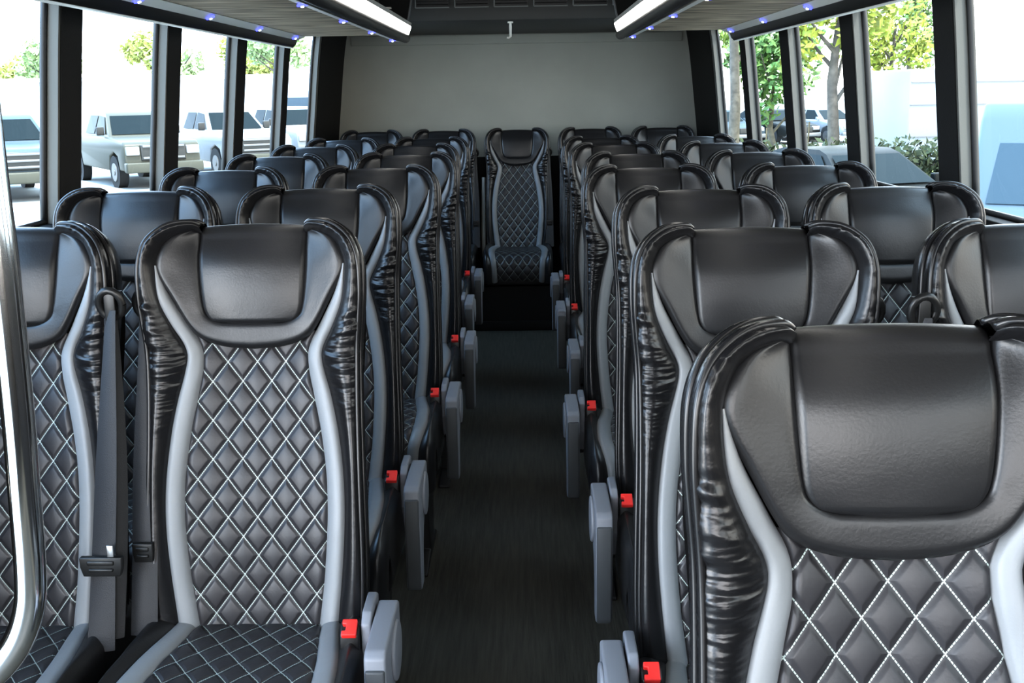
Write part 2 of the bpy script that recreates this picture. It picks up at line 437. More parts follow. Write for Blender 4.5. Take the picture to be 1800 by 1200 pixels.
def build_armrest(sx):
    U = .249 * sx; parts = []
    def side(fz): return [(-f, z) for f, z in fz]
    b = MB(); b.prism(side([(.05, .528), (.06, .535), (.235, .533), (.250, .524), (.254, .480), (.253, .283), (.245, .272), (.205, .272), (.196, .285), (.190, .345), (.165, .400), (.125, .432), (.075, .445), (.05, .46)]), U - .0185, U + .0185)
    parts.append(('armrest', b.mesh('armrest', bevel=.005, angle=35), 'arm', None))
    k = len(parts) - 1
    b = MB()   # front face skin below the top, shade put into its darker colour
    b.prism(side([(.258, .505), (.258, .287), (.252, .274), (.240, .270), (.236, .30), (.236, .505)]), U - .0165, U + .0165)
    parts.append(('shaded_front', b.mesh('shaded_front', bevel=.004, angle=35), 'arm_shade', k))
    b = MB()
    pts = []
    for i in range(28):
        a = 2 * PI * i / 28; pts.append((-.130 + .053 * math.cos(a), .474 + .053 * math.sin(a)))
    b.prism(pts, U + sx * .016, U + sx * .0245)
    parts.append(('pivot_cover', b.mesh('pivot_cover', bevel=.004, angle=35), 'arm', k))
    b = MB(); b.prism(side([(.03, .535), (.045, .543), (.115, .541), (.135, .525), (.14, .44), (.10, .37), (.04, .36)]), U - sx * .022, U - sx * .040)
    parts.append(('armrest_bracket', b.mesh('armrest_bracket', bevel=.004, angle=35), 'arm', None))
    # buckle
    b = MB(); bx = .190 * sx
    b.prism(side([(.115, .475), (.115, .516), (.128, .524), (.148, .512), (.152, .470)]), bx - .017, bx + .017)
    b.tube([(bx, -.12, .49), (bx + .012 * sx, -.11, .43), (bx + .03 * sx, -.08, .36)], .008, 6)
    parts.append(('belt_buckle', b.mesh('belt_buckle', bevel=.003, angle=35), 'black_plastic', None))
    kb = len(parts) - 1
    b = MB()
    b.prism([(-.013, -.016), (.013, -.016), (.013, .016), (-.013, .016), (-.013, .006), (-.006, .006), (-.006, -.006), (-.013, -.006)], -.006, .006, 'z')
    rot = Matrix.Translation((bx, -.140, .521)) @ Matrix.Rotation(R(32), 4, 'X')
    b.v = [tuple(rot @ Vector(p)) for p in b.v]
    parts.append(('release_button', b.mesh('release_button', bevel=.002, angle=35), 'red', kb))
    return parts
def build_belt(sx, lean, U0=.212, dd=0.):
    """shoulder belt on the side sx: guide, strap, tongue"""
    parts = []; U = U0 * sx
    b = MB()
    g = PB(U, .615, .035 + dd)
    ring = []
    for i in range(17):
        a = 2 * PI * i / 16; ring.append(g + Vector((.021 * math.cos(a), -.008 - .006 * math.sin(a), .026 * math.sin(a))))
    b.tube(ring, .0075, 8, False)
    b.box(g.x - .013, g.x + .013, g.y - .002, g.y + .022, g.z + .004, g.z + .020)
    b.box(g.x - .010, g.x + .010, g.y - .015, g.y - .005, g.z - .030, g.z + .030)
    parts.append(('belt_guide', b.mesh('belt_guide', bevel=.002, angle=35), 'black_plastic', None))
    def ribbon(path, name, w0):
        b = MB(); rows = []
        for (x, y, z, w, tw) in path:
            c = math.cos(tw); s_ = math.sin(tw)
            rows.append([(x + w * k * c, y + w * k * s_ - .003 * (1 - k * k), z) for k in (-1, -.5, 0, .5, 1)])
        b.grid(rows)
        rows2 = [[(p[0], p[1] + .0022, p[2]) for p in r] for r in rows]
        b.grid(rows2, flip=True)
        b.recalc = False
        return b.mesh(name, angle=None)
    P = []
    for i in range(31):
        f = i / 30; z = g.z - .01 - f * (g.z - .01 - .47)
        y = g.y - .012 + (-.075 - dd - (g.y - .012)) * f
        w = .013 + .011 * smooth01(f * 1.6)
        P.append((g.x + lean * .018 * f * sx, y, z, w, lean * .5 * (1 - f) + .10 * math.sin(f * 7)))
    parts.append(('belt_strap', ribbon(P, 'belt_strap', .02), 'belt', None)); ks = len(parts) - 1
    P = []
    for i in range(25):
        f = i / 24; z = g.z - .02 - f * (g.z - .02 - .48)
        y = g.y - .002 + (-.050 - dd - (g.y - .002)) * f
        P.append((g.x + .012 * sx * math.sin(f * PI) - .004 * sx, y, z, .012 + .006 * f, 1.0 - .7 * f))
    parts.append(('belt_strap', ribbon(P, 'belt_strap_rear', .02), 'belt', None))
    b = MB()
    zt = .625; f = (g.z - .01 - zt) / (g.z - .01 - .47); yt = g.y - .012 + (-.075 - dd - (g.y - .012)) * f - .008; xt = g.x + lean * .018 * f * sx
    b.prism([(-.038, -.006), (-.033, -.024), (.033, -.024), (.038, -.006), (.038, .012), (-.038, .012)], -.006, .006, 'y')
    b.box(-.022, .022, -.010, .0, -.014, -.008); b.box(-.024, .024, -.009, -.005, -.002, .006)
    b.v = [(x * (1 if lean < 0 else .5) + xt, y + yt, z + zt) for x, y, z in b.v]
    parts.append(('belt_tongue', b.mesh('belt_tongue', bevel=.002, angle=35), 'black_plastic', ks))
    if lean > 0: return parts
    b = MB(); b.box(xt + .020 * sx - .006, xt + .020 * sx + .006, yt - .008, yt - .005, zt + .014, zt + .036)
    parts.append(('tongue_plate', b.mesh('tongue_plate', bevel=.001), 'steel', ks))
    return parts
BACK = build_back(); CUSH = build_cushion()
ARM = {s: build_armrest(s) for s in (-1, 1)}; BELT = {s * k: build_belt(s, lean, U0, dd) for s in (-1, 1) for k, lean, U0, dd in ((1, -1, .221, .045), (2, .3, .198, -.012))}
SEAT_PROTO = {}
def children_of(o): return [c for c in o.children]
def seat(loc, label, arm=0, belt=1, group='passenger seats along the aisle'):
    key = (arm, belt)
    if key not in SEAT_PROTO:
        root = empty('coach_seat', loc)
        for plist in [BACK, CUSH] + ([ARM[arm]] if arm else []) + ([BELT[belt]] if belt else []):
            made = []
            for (nm, me, mt, par) in plist:
                made.append(link(nm, me, M[mt], root if par is None else made[par]))
        SEAT_PROTO[key] = root
    else:
        src = SEAT_PROTO[key]; root = src.copy(); C.objects.link(root); root.location = loc
        for ch in list(src.children):
            c = ch.copy(); C.objects.link(c); c.parent = root
            for g in list(ch.children):
                d = g.copy(); C.objects.link(d); d.parent = c
    tag(root, label, 'seat', group)
    return root

HD = .135        # how far the headrest lies behind the crease
ORD = ['first', 'second', 'third', 'fourth', 'fifth', 'sixth', 'seventh']
LY = [1.95, 2.70, 3.44, 4.18, 4.93, 5.67]
LA = [-.456, -.474, -.430, -.415, -.455, -.447]
LW = [-.920, -.935, -.920, -.915, -.918, -.912]
RY = [1.02, 1.80, 2.53, 3.28, 4.02, 4.76, 5.50]
RA = [.412, .435, .464, .430, .470, .448, .444]
RW = [None, .925, .918, .912, .925, .926, .926]
for i, y in enumerate(LY):
    seat((LA[i], y - HD, 0), f'black quilted aisle seat with grey armrest, {ORD[i]} row on the grab rail side', arm=1, belt=-2)
    seat((LW[i], y - HD, 0), f'black quilted window seat beside the wall, {ORD[i]} row on the grab rail side', arm=0, belt=1)
for i, y in enumerate(RY):
    seat((RA[i], y - HD, 0), f'black quilted aisle seat with grey armrest, {ORD[i]} row opposite the grab rail side', arm=-1, belt=2)
    if RW[i] is not None:
        seat((RW[i], y - HD, 0), f'black quilted window seat beside the wall, {ORD[i]} row opposite the grab rail side', arm=0, belt=-1)
BY = 6.88
for x, lb in ((-.93, 'window seat in the corner of the rear bench row, grab rail side'), (-.47, 'rear row seat between corner seat and middle seat, grab rail side'),
              (0, 'middle seat of the rear row, facing straight down the aisle'), (.47, 'rear row seat between middle and corner seats, opposite the grab rail side'),
              (.93, 'window seat in the corner of the rear bench row, opposite the grab rail')):
    seat((x, BY - HD, 0.0), 'black quilted ' + lb, arm=0, belt=2 if x < .9 else -1, group='rear row of five seats')

for r_ in [o for o in C.objects if o.get('label', '').startswith('black quilted middle seat')]:
    b = MB(); b.tube([(-.222, -.02, .40), (-.222, .0, .56), (-.220, .05, .72), (-.218, .09, .90)], [.013, .015, .015, .013], 8)
    link('belt_sleeve', b.mesh('belt_sleeve', angle=60), M['sleeve'], r_)
# ------------------------------------------------------------------ bus shell
Y0, Y1 = -1.9, 7.40
PROF = [(0, 1.20), (.3, 1.235), (.9, 1.245), (1.09, 1.240), (1.38, 1.208), (1.63, 1.178), (1.79, 1.152), (1.9, 1.12), (2.02, 1.05), (2.1, .94), (2.15, .78)]
def wx(z): return interp(PROF, z)
def zr(a, b, n): return [a + (b - a) * i / n for i in range(n + 1)]
b = MB(); b.box(-1.33, 1.33, Y0, Y1 + .1, -.12, 0)
struct(link('floor', b.mesh('floor', smooth=False), M['floor']))
b = MB(); rows = []
for yy in (Y0, Y1 + .05):
    rows.append([(x, yy, z) for x, z in [(-.86, 2.13), (-.6, 2.165), (-.3, 2.18), (0, 2.185), (.3, 2.18), (.6, 2.165), (.86, 2.13)]])
b.grid(rows); b.grid([[(x, y, z + .05) for x, y, z in r] for r in rows], flip=True)
struct(link('ceiling', b.mesh('ceiling'), M['wall_black']))
b = MB()
poly = [(-wx(z) - .04, z) for z in zr(0, 2.15, 24)] + [(wx(z) + .04, z) for z in zr(2.15, 0, 24)]
b.prism(poly, Y1, Y1 + .06, 'y')
struct(link('wall_rear', b.mesh('wall_rear', smooth=False), M['rear']))
b = MB()
poly = [(-wx(z) - .04, z) for z in zr(0, 1.0, 10)] + [(wx(z) + .04, z) for z in zr(1.0, 0, 10)]
b.prism(poly, Y0 - .06, Y0, 'y')
poly = [(-wx(z) - .04, z) for z in zr(1.92, 2.15, 6)] + [(wx(z) + .04, z) for z in zr(2.15, 1.92, 6)]
b.prism(poly, Y0 - .06, Y0, 'y')
struct(link('wall_front', b.mesh('wall_front', smooth=False), M['wall_black']))
b = MB(); b.prism([(-wx(z) + .004, z) for z in zr(0, 1.0, 8)] + [(wx(z) - .004, z) for z in zr(1.0, 0, 8)], Y1 - .03, Y1 - .004, 'y')
struct(link('trim_rear', b.mesh('trim_rear', smooth=False), M['wall_black']))
b = MB(); b.box(-1.12, 1.12, Y1 - .014, Y1 - .001, 1.752, 1.812)
struct(link('trim_rear_top', b.mesh('trim_rear_top', bevel=.004), M['rear']))
PILL = [(2.895 - .90 * 3, 2.895 - .90 * 3 + .15), (2.895 - 1.8, 2.895 - 1.65), (1.995, 2.145), (2.895, 3.045), (3.767, 3.917), (4.68, 4.83), (5.58, 5.71)]
WB, WT = 1.09, 1.79
DOOR_END = .75
def shell_patch(b, sx, ya, yb, za, zb, off=0, th=.05, n=10, mi=0):
    zs = zr(za, zb, n)
    loop = [(sx * (wx(z) + off), z) for z in zs] + [(sx * (wx(z) + off + th), z) for z in reversed(zs)]
    b.prism(loop, ya, yb, 'y', mi)
for sx, nm in ((-1, 'left'), (1, 'right')):
    b = MB()
    ya = DOOR_END if sx < 0 else Y0
    shell_patch(b, sx, ya, Y1, 0, WB)
    shell_patch(b, sx, Y0, Y1, WT, 2.15)
    shell_patch(b, sx, 6.56, Y1, WB, WT)
    shell_patch(b, sx, 6.50, 6.56, WB, WT, off=.004, th=.045, mi=1)
    struct(link('wall_' + nm, b.mesh('wall_' + nm, angle=25), [M['wall_black'], M['wall_grey']]))
    # sill
    b = MB(); b.prism([(sx * (wx(WB) - .012), WB - .03), (sx * (wx(WB) - .012), WB + .006), (sx * (wx(WB) + .05), WB + .006), (sx * (wx(WB) + .05), WB - .03)], ya, 6.5, 'y')
    struct(link('trim_sill_' + nm, b.mesh('trim_sill', bevel=.004), M['wall_black']))
npl = 1; nw = 1
for sx in (-1, 1):
    pl = [p for p in PILL if sx > 0 or p[0] > DOOR_END - .2]
    for k, (a, c) in enumerate(pl):
        b = MB(); rows = []
        # rounded box pillar: grey face towards the front, black inner face
        shell_patch(b, sx, a, a + .012, WB, WT, off=.003, th=.05, mi=1)
        shell_patch(b, sx, a + .012, c, WB, WT, off=0, th=.054, mi=0)
        struct(link(f'trim_{npl}', b.mesh(f'trim_{npl}', angle=25), [M['wall_black'], M['wall_grey']])); npl += 1
    edges = ([Y0] if sx > 0 else []) + [v for p in pl for v in p] + [6.50]
    if sx < 0: edges = edges[1:] if edges[0] < DOOR_END else [DOOR_END] + edges
    for i in range(0, len(edges) - 1, 2):
        ya, yb = edges[i], edges[i + 1]
        if yb - ya < .2: continue
        root = empty(f'window_{nw}', (sx * (wx(1.4) + .046), (ya + yb) / 2, WB)); struct(root)
        ox, oy, oz = root.location
        def loc(p): return (p[0] - ox, p[1] - oy, p[2] - oz)
        b = MB(); zs = zr(WB, WT, 8)
        rows = [[loc((sx * (wx(z) + .046), y, z)) for z in zs] for y in (ya - .01, yb + .01)]
        b.grid(rows); b.recalc = False
        link('pane', b.mesh('pane', angle=None), M['glass'], root)
        b = MB()
        for y in (ya + .004, yb - .004):
            b.tube([loc((sx * (wx(z) + .040), y, z)) for z in zs], .009, 6)
        for z in (WB + .012, WT - .004):
            b.tube([loc((sx * (wx(z) + .040), y, z)) for y in (ya, yb)], .009, 6)
        link('gasket', b.mesh('gasket', angle=None), M['rubber'], root)
        nw += 1
# rear corner post trims in front of the grey rear wall
# ------------------------------------------------------------------ luggage racks
RE = 5.12; RS = -1.7
def rack(sx, label):
    root = empty('luggage_rack', (sx * .77, 1.7, 1.70))
    def L(poly): return [(sx * x - sx * .77, z - 1.70) for x, z in poly]
    ya, yb = RS - 1.7, RE - 1.7
    b = MB(); b.prism(L([(.53, 1.700), (1.02, 1.700), (1.16, 1.78), (1.16, 1.795), (1.0, 1.715), (.53, 1.715)]), ya, yb, 'y')
    link('shelf_panel', b.mesh('shelf_panel', angle=30), M['rack_fabric'], root)
    # outer rail
    b = MB(); b.prism(L([(1.005, 1.706), (1.022, 1.664), (1.034, 1.652), (1.052, 1.652), (1.062, 1.662), (1.064, 1.71)]), ya, yb + .015, 'y')
    orail = link('outer_rail', b.mesh('outer_rail', bevel=.004, angle=50), M['black_plastic'], root)
    b = MB(); b.prism(L([(1.030, 1.651), (1.034, 1.6485), (1.054, 1.6485), (1.058, 1.652)]), ya, yb + .01, 'y')
    link('edge_highlight', b.mesh('edge_highlight'), M['alu'], orail)  # bright strip modelled in place of the highlight along the rail's lower edge
    b = MB(); b.prism(L([(.968, 1.698), (1.004, 1.682), (1.009, 1.688), (.972, 1.704)]), ya, yb - .02, 'y')
    link('light_rail', b.mesh('light_rail'), M['alu'], root)
    # inner tube and lamp
    b = MB()
    b.tube([(sx * (.505 - .77), ya, -.012), (sx * (.505 - .77), yb + .02, -.014)], .022, 14)
    itube = link('inner_rail', b.mesh('inner_rail', angle=60), M['black_plastic'], root)
    b = MB(); b.prism(L([(.530, 1.668), (.560, 1.673), (.560, 1.701), (.534, 1.701)]), ya, yb - .02, 'y')
    link('light_rail', b.mesh('light_rail_inner'), M['alu'], root)
    b = MB(); b.prism(L([(.486, 1.698), (.472, 1.735), (.479, 1.742), (.496, 1.706)]), ya, yb - .01, 'y')
    link('lamp_tube', b.mesh('lamp_tube', bevel=.003, angle=50), M['light'], root)
    b = MB(); b.prism(L([(.475, 1.738), (.470, 1.752), (.482, 1.757), (.515, 1.712), (.503, 1.708), (.482, 1.742)]), ya, yb - .01, 'y')
    link('lamp_housing', b.mesh('lamp_housing'), M['steel'], root)
    # leds
    for k in range(9):
        y = RE - .16 - k * .665 - 1.7
        if y < ya: break
        for (cx, cz, tx, tz) in ((.987, 1.6885, .93, -.36), (.545, 1.670, .99, .13)):
            b = MB()
            n = Vector((-sx * abs(tz), 0, -tx)).normalized()
            b.cyl(Vector((sx * (cx - .77), y, cz - 1.70)) + n * .002, n, .0145, .005, 14)
            led = link('led_light', b.mesh('led_light', angle=40), M['led'], root)
            b = MB(); b.cyl(Vector((sx * (cx - .77), y, cz - 1.70)) + n * .005, n, .0045, .006, 10)
            link('led_lens', b.mesh('led_lens', angle=40), M['led_core'], led)
    # end frame: rim and rods closing the back end above the shelf
    b = MB()
    arc = [(.510, 1.71), (.487, 1.78), (.472, 1.86), (.470, 1.95), (.485, 2.05), (.53, 2.13)]
    b.tube([(sx * (x - .77), yb, z - 1.70) for x, z in arc], .008, 8)
    link('end_rim', b.mesh('end_rim'), M['black_plastic'], root)
    b = MB(); b.prism(L(arc + [(.84, 2.12), (1.03, 2.02), (1.12, 1.90), (1.10, 1.72)]), yb - .02, yb - .005, 'y')
    link('end_panel', b.mesh('end_panel', smooth=False), M['wall_black'], root)
    for y in (yb - .5, yb - 1.25, yb - 2.0, yb - 2.75):
        b = MB(); b.tube([(sx * (.55 - .77), y, .03), (sx * (.60 - .77), y + .22, .20), (sx * (.66 - .77), y + .30, .43)], .006, 8)
        link('stay_rod', b.mesh('stay_rod'), M['steel'], root)
    b = MB(); b.box(sx * (.58 - .77) - .02, sx * (.58 - .77) + .02, yb - .05, yb - .022, .115, .122)
    link('end_clip', b.mesh('end_clip'), M['alu'], root)
    tag(root, label, 'luggage rack', 'overhead luggage racks')
rack(-1, 'overhead luggage rack with tube lamp and blue lights, above grab rail side seats')
rack(1, 'overhead luggage rack with tube lamp and blue lights, above seats opposite the grab rail')
# black valances under the racks, closing the top of the windows
for sx, nm in ((-1, 'left'), (1, 'right')):
    b = MB(); zs = zr(1.70, 1.80, 3)
    b.prism([(sx * (wx(z) - .002), z) for z in zs] + [(sx * (wx(z) + .03), z) for z in reversed(zs)], RS, RE + .1, 'y')
    struct(link('trim_valance_' + nm, b.mesh('trim_valance'), M['wall_black']))
# ------------------------------------------------------------------ rear air unit
root = empty('air_conditioning_unit', (0, 6.0, 1.815))
b = MB(); b.prism([(0, .0), (0, .06), (.03, .30), (1.38, .30), (1.38, 0)], -1.02, 1.02)
link('housing', b.mesh('housing', bevel=.006, angle=35), M['ac'], root)
for k in range(-3, 4):
    x = -.015 + k * .215
    fr = MB(); w, z0, z1 = .092, .072, .19
    def fy(z): return .0 + (z - .06) / .24 * .03 - .006
    fr.tube([(x - w, fy(z0), z0), (x + w, fy(z0), z0), (x + w, fy(z1), z1), (x - w, fy(z1), z1), (x - w, fy(z0), z0)], .0045, 6)
    f = link('vent_frame', fr.mesh('vent_frame', angle=50), M['ac_line'], root)
    lv = MB()
    lv.box(x - w, x + w, fy(z0) + .002, fy(z0) + .006, z0, z1)
    for q in range(7):
        z = z0 + .012 + q * .016
        lv.prism([(fy(z) - .004, z), (fy(z) + .003, z + .007), (fy(z) + .003, z + .009), (fy(z) - .004, z + .002)], x - w + .006, x + w - .006)
    link('louver', lv.mesh('louver', smooth=False), M['rubber'], f)
tag(root, 'dark ceiling air conditioning unit with louvred vents above the grey rear wall', 'air conditioner')
b = MB()
b.tube([(0, 0, 0), (0, 0, -.03), (0, -.004, -.082)], [.006, .008, .006], 8); b.cyl((0, 0, -.004), (0, 0, 1), .016, .008, 14); b.tube([(0, -.004, -.08), (-.012, -.01, -.088), (-.02, -.012, -.086)], .005, 8)
h = link('hanging_latch', b.mesh('hanging_latch'), M['alu']); h.location = (-.022, 6.12, 1.815)
tag(h, 'small pale metal latch hanging under the dark air conditioning unit', 'latch')
# plinth under the back row
b = MB(); b.box(-1.17, 1.17, 6.352, 6.37, 0, .275); b.box(-1.17, 1.17, 6.335, 6.352, 0, .06)
p = link('bench_plinth', b.mesh('bench_plinth', bevel=.004), M['wall_black']); tag(p, 'black panel closing the space under the rear row of seats', 'panel')
# ------------------------------------------------------------------ grab rail at the entrance
b = MB()
pts = [(-.440, .98, 2.16), (-.440, .98, 1.8), (-.444, .98, 1.40), (-.444, .98, 1.28), (-.447, .98, 1.14), (-.451, .98, 1.05), (-.455, .98, .97), (-.461, .979, .925), (-.478, .977, .885), (-.510, .974, .850), (-.55, .972, .832), (-.62, .968, .825), (-1.1, .966, .825), (-1.235, .966, .825)]
dense = [catmull(pts, i / 90) for i in range(91)]
root = empty('grab_rail', (-1.2, .966, .825))
t = b; t.tube([(x + 1.2, y - .966, z - .825) for x, y, z in dense], .0155, 20)
link('rail_tube', b.mesh('rail_tube', angle=60), M['chrome'], root)
b = MB(); b.cyl((-1.222 + 1.2, 0, 0), (1, 0, 0), .04, .02, 20)
link('rail_flange', b.mesh('rail_flange'), M['chrome'], root)
b = MB(); b.cyl((-.535 + 1.2, .006, .012), (.85, 0, .45), .021, .03, 20)
link('rail_collar', b.mesh('rail_collar'), M['chrome'], root)
tag(root, 'polished steel grab rail curving down beside the first window seat', 'grab rail')

# ------------------------------------------------------------------ outside
GZ = -.85
MO = dict(
 white=plain('white_paint', (.24, .25, .26), .35, spec=.3), bluewhite=plain('pale_blue_paint', (.062, .084, .10), .35, spec=.2), dark=plain('dark_paint', (.012, .013, .012), .4, spec=.12),
 olive=plain('faded_paint', (.075, .075, .06), .35, spec=.2), cglass=plain('car_glass', (.010, .016, .018), .3, spec=.06), grille=plain('grille_plastic', (.03, .03, .028), .5), tyre=plain('tyre_rubber', (.02, .02, .02), .8),
 hub=plain('wheel_metal', (.2, .2, .2), .4, metal=.6), lamp=plain('headlamp', (.3, .3, .3), .2), trunk=plain('bark', (.09, .075, .06), .9, var=.4, vscale=6, bump=.5, bscale=20, bdist=.02),
 leaf_y=plain('yellow_green_leaf', (.22, .25, .03), .7, var=.35, vscale=2), leaf_far=plain('sunlit_far_leaf', (.42, .46, .16), .7, var=.35, vscale=1), leaf_faint=plain('faint_far_leaf', (.36, .46, .24), .7, var=.35, vscale=1),  # far leaf colours lightened, overexposure put into the colour
 leaf_g=plain('green_leaf', (.09, .17, .04), .7, var=.4, vscale=2), leaf_p=plain('pale_leaf', (.17, .24, .05), .7, var=.35, vscale=2),
 hedge=plain('hedge_leaf', (.022, .032, .008), .8, var=.4, vscale=5), concrete=plain('pale_concrete', (.32, .32, .30), .9, var=.12, vscale=.6), grass=plain('dry_grass', (.14, .17, .035), .9, var=.3, vscale=2), bld=plain('white_siding', (.55, .55, .55), .7, var=.05), blue=plain('blue_glass', (.03, .05, .065), .3, spec=.1), stake=plain('wood_stake', (.12, .09, .05), .8), roof=plain('red_roof', (.2, .1, .08), .8))
b = MB(); b.box(-150, 150, -40, 220, GZ - .2, GZ)
struct(link('ground', b.mesh('ground', smooth=False), MO['concrete']))
b = MB(); b.add([(4.2, 22, GZ + .01), (40, 22, GZ + .01), (40, 40, GZ + .01), (4.2, 40, GZ + .01)], [(0, 1, 2, 3)])
struct(link('lawn', b.mesh('lawn', smooth=False), MO['grass']))
def wheels(root, xs, ys, r):
    for x in xs:
        for y in ys:
            b = MB(); b.cyl((x, y, r), (1, 0, 0), r, .24, 24)
            w = link('wheel', b.mesh('wheel', bevel=.03, angle=40), MO['tyre'], root)
            b = MB(); b.cyl((x + math.copysign(.115, x), y, r), (1, 0, 0), r * .6, .04, 16); b.cyl((x + math.copysign(.14, x), y, r), (1, 0, 0), r * .2, .02, 10)
            link('wheel_hub', b.mesh('wheel_hub'), MO['hub'], w)
def pickup(loc, rz, body, label, group, bed=True, bars=3):
    """front points to -y"""
    root = empty('pickup_truck', (loc[0], loc[1], GZ), rz)
    b = MB()
    low = [(-2.75, .45), (-2.78, .75), (-2.72, 1.12), (-2.6, 1.2), (-1.35, 1.28), (-.9, 1.3), (2.6, 1.3), (2.75, 1.2), (2.75, .5), (2.2, .45), (2.1, .8), (1.75, .92), (1.4, .8), (1.3, .45), (-1.3, .42), (-1.4, .8), (-1.75, .92), (-2.1, .8), (-2.2, .45)]
    b.prism(low, -.98, .98); link('body', b.mesh('body', bevel=.05, angle=35), MO[body], root)
    b = MB()
    cab = [(-1.2, 1.27, .88), (-.45, 1.86, .70), (-.3, 1.93, .68), (.9, 1.93, .68), (1.1, 1.88, .70), (1.35, 1.27, .88)]
    rows = [[(s * w, y, z) for s in (-1, -.94, .94, 1)] for y, z, w in cab]
    b.grid(rows); n = len(cab)
    b.f.append(tuple(i * 4 for i in range(n))); b.mi.append(0); b.f.append(tuple(i * 4 + 3 for i in range(n))[::-1]); b.mi.append(0)
    link('cab', b.mesh('cab', angle=30), MO[body], root)
    def pane(nm, q, mt='cglass'):
        b = MB(); b.add(q, [(0, 1, 2, 3)]); b.recalc = False; return link(nm, b.mesh(nm, smooth=False), MO[mt], root)
    pane('windshield', [(-.78, -1.13, 1.35), (.78, -1.13, 1.35), (.63, -.52, 1.83), (-.63, -.52, 1.83)])
    for s in (-1, 1):
        pane('side_window', [(s * .885, -.85, 1.36), (s * .885, .1, 1.36), (s * .725, .1, 1.84), (s * .735, -.42, 1.80)])
        pane('side_window', [(s * .885, .2, 1.36), (s * .885, 1.05, 1.36), (s * .735, .9, 1.84), (s * .725, .2, 1.84)])
        b = MB(); b.box(s * 1.02 - .1 * 1, s * 1.02 + .1, -.95, -.85, 1.33, 1.56); link('side_mirror', b.mesh('side_mirror', bevel=.03), MO['grille'], root)
        b = MB(); b.box(s * .78 - .17, s * .78 + .17, -2.83, -2.7, .86, 1.08); link('headlight', b.mesh('headlight', bevel=.03), MO['lamp'], root)
    b = MB(); b.box(-.58, .58, -2.83, -2.72, .72, 1.12); g = link('grille', b.mesh('grille', bevel=.02), MO['grille'], root)
    for k in range(bars):
        b = MB(); z = .78 + .29 * k / max(1, bars - 1); b.box(-.54, .54, -2.86, -2.80, z - .02, z + .035); link('grille_bar', b.mesh('grille_bar', bevel=.01), MO['hub'], g)
    b = MB(); b.box(-1.0, 1.0, -2.95, -2.68, .42, .68); link('front_bumper', b.mesh('front_bumper', bevel=.04), MO['olive'], root)
    wheels(root, (-.86, .86), (-1.75, 1.75), .40)
    tag(root, label, 'truck', group); return root
def van(loc, rz, body, label, H=2.2, L=5.4, glassmat='cglass', name='passenger_van', cat='van', group=None):
    root = empty(name, (loc[0], loc[1], GZ), rz); h = L / 2; b = MB()
    prof = [(-h, .4), (-h - .05, .7), (-h + .05, 1.02), (-h + .75, 1.22), (-h + 1.45, H - .15), (-h + 1.7, H), (h - .1, H), (h, H - .15), (h, .4), (h - .8, .38), (h - .9, .75), (h - 1.25, .85), (h - 1.6, .75), (h - 1.7, .38), (-h + 1.55, .38), (-h + 1.45, .75), (-h + 1.1, .85), (-h + .75, .75), (-h + .65, .38)]
    b.prism(prof, -.99, .99); link('body', b.mesh('body', bevel=.06, angle=35), MO[body], root)
    def pane(nm, q):
        b = MB(); b.add(q, [(0, 1, 2, 3)]); b.recalc = False; return link(nm, b.mesh(nm, smooth=False), MO[glassmat], root)
    y0, y1 = -h + .80, -h + 1.40; z0 = 1.26; z1 = H - .24; o = .03
    pane('windshield', [(-.84, y0 - o, z0), (.84, y0 - o, z0), (.78, y1 - o, z1), (-.78, y1 - o, z1)])
    for s in (-1, 1):
        pane('side_window', [(s * .995, -h + 1.2, 1.25), (s * .995, -h + 2.2, 1.25), (s * .995, -h + 2.2, H - .28), (s * .995, -h + 1.6, H - .28)])
        pane('side_window', [(s * .995, -h + 2.35, 1.25), (s * .995, h - .3, 1.25), (s * .995, h - .3, H - .28), (s * .995, -h + 2.35, H - .28)])
        b = MB(); b.box(s * 1.12 - .08, s * 1.12 + .08, -h + 1.05, -h + 1.15, 1.15, 1.5); link('side_mirror', b.mesh('side_mirror', bevel=.03), MO['grille'], root)
        b = MB(); b.box(s * .8 - .14, s * .8 + .14, -h - .07, -h + .1, .78, .98); link('headlight', b.mesh('headlight', bevel=.03), MO['lamp'], root)
        b = MB(); b.tube([(s * .1 - .1, -h + .78, 1.24), (s * .1 + .55, -h + 1.0, 1.50)], .012, 6); link('wiper', b.mesh('wiper'), MO['grille'], root)
    b = MB(); b.box(-.6, .6, -h - .08, -h + .1, .62, .95); link('grille', b.mesh('grille', bevel=.02), MO['grille'], root)
    b = MB(); b.box(-1.0, 1.0, -h - .12, -h + .1, .36, .58); link('front_bumper', b.mesh('front_bumper', bevel=.04), MO['grille'], root)
    wheels(root, (-.87, .87), (-h + 1.1, h - 1.25), .36)
    tag(root, label, cat, group); return root
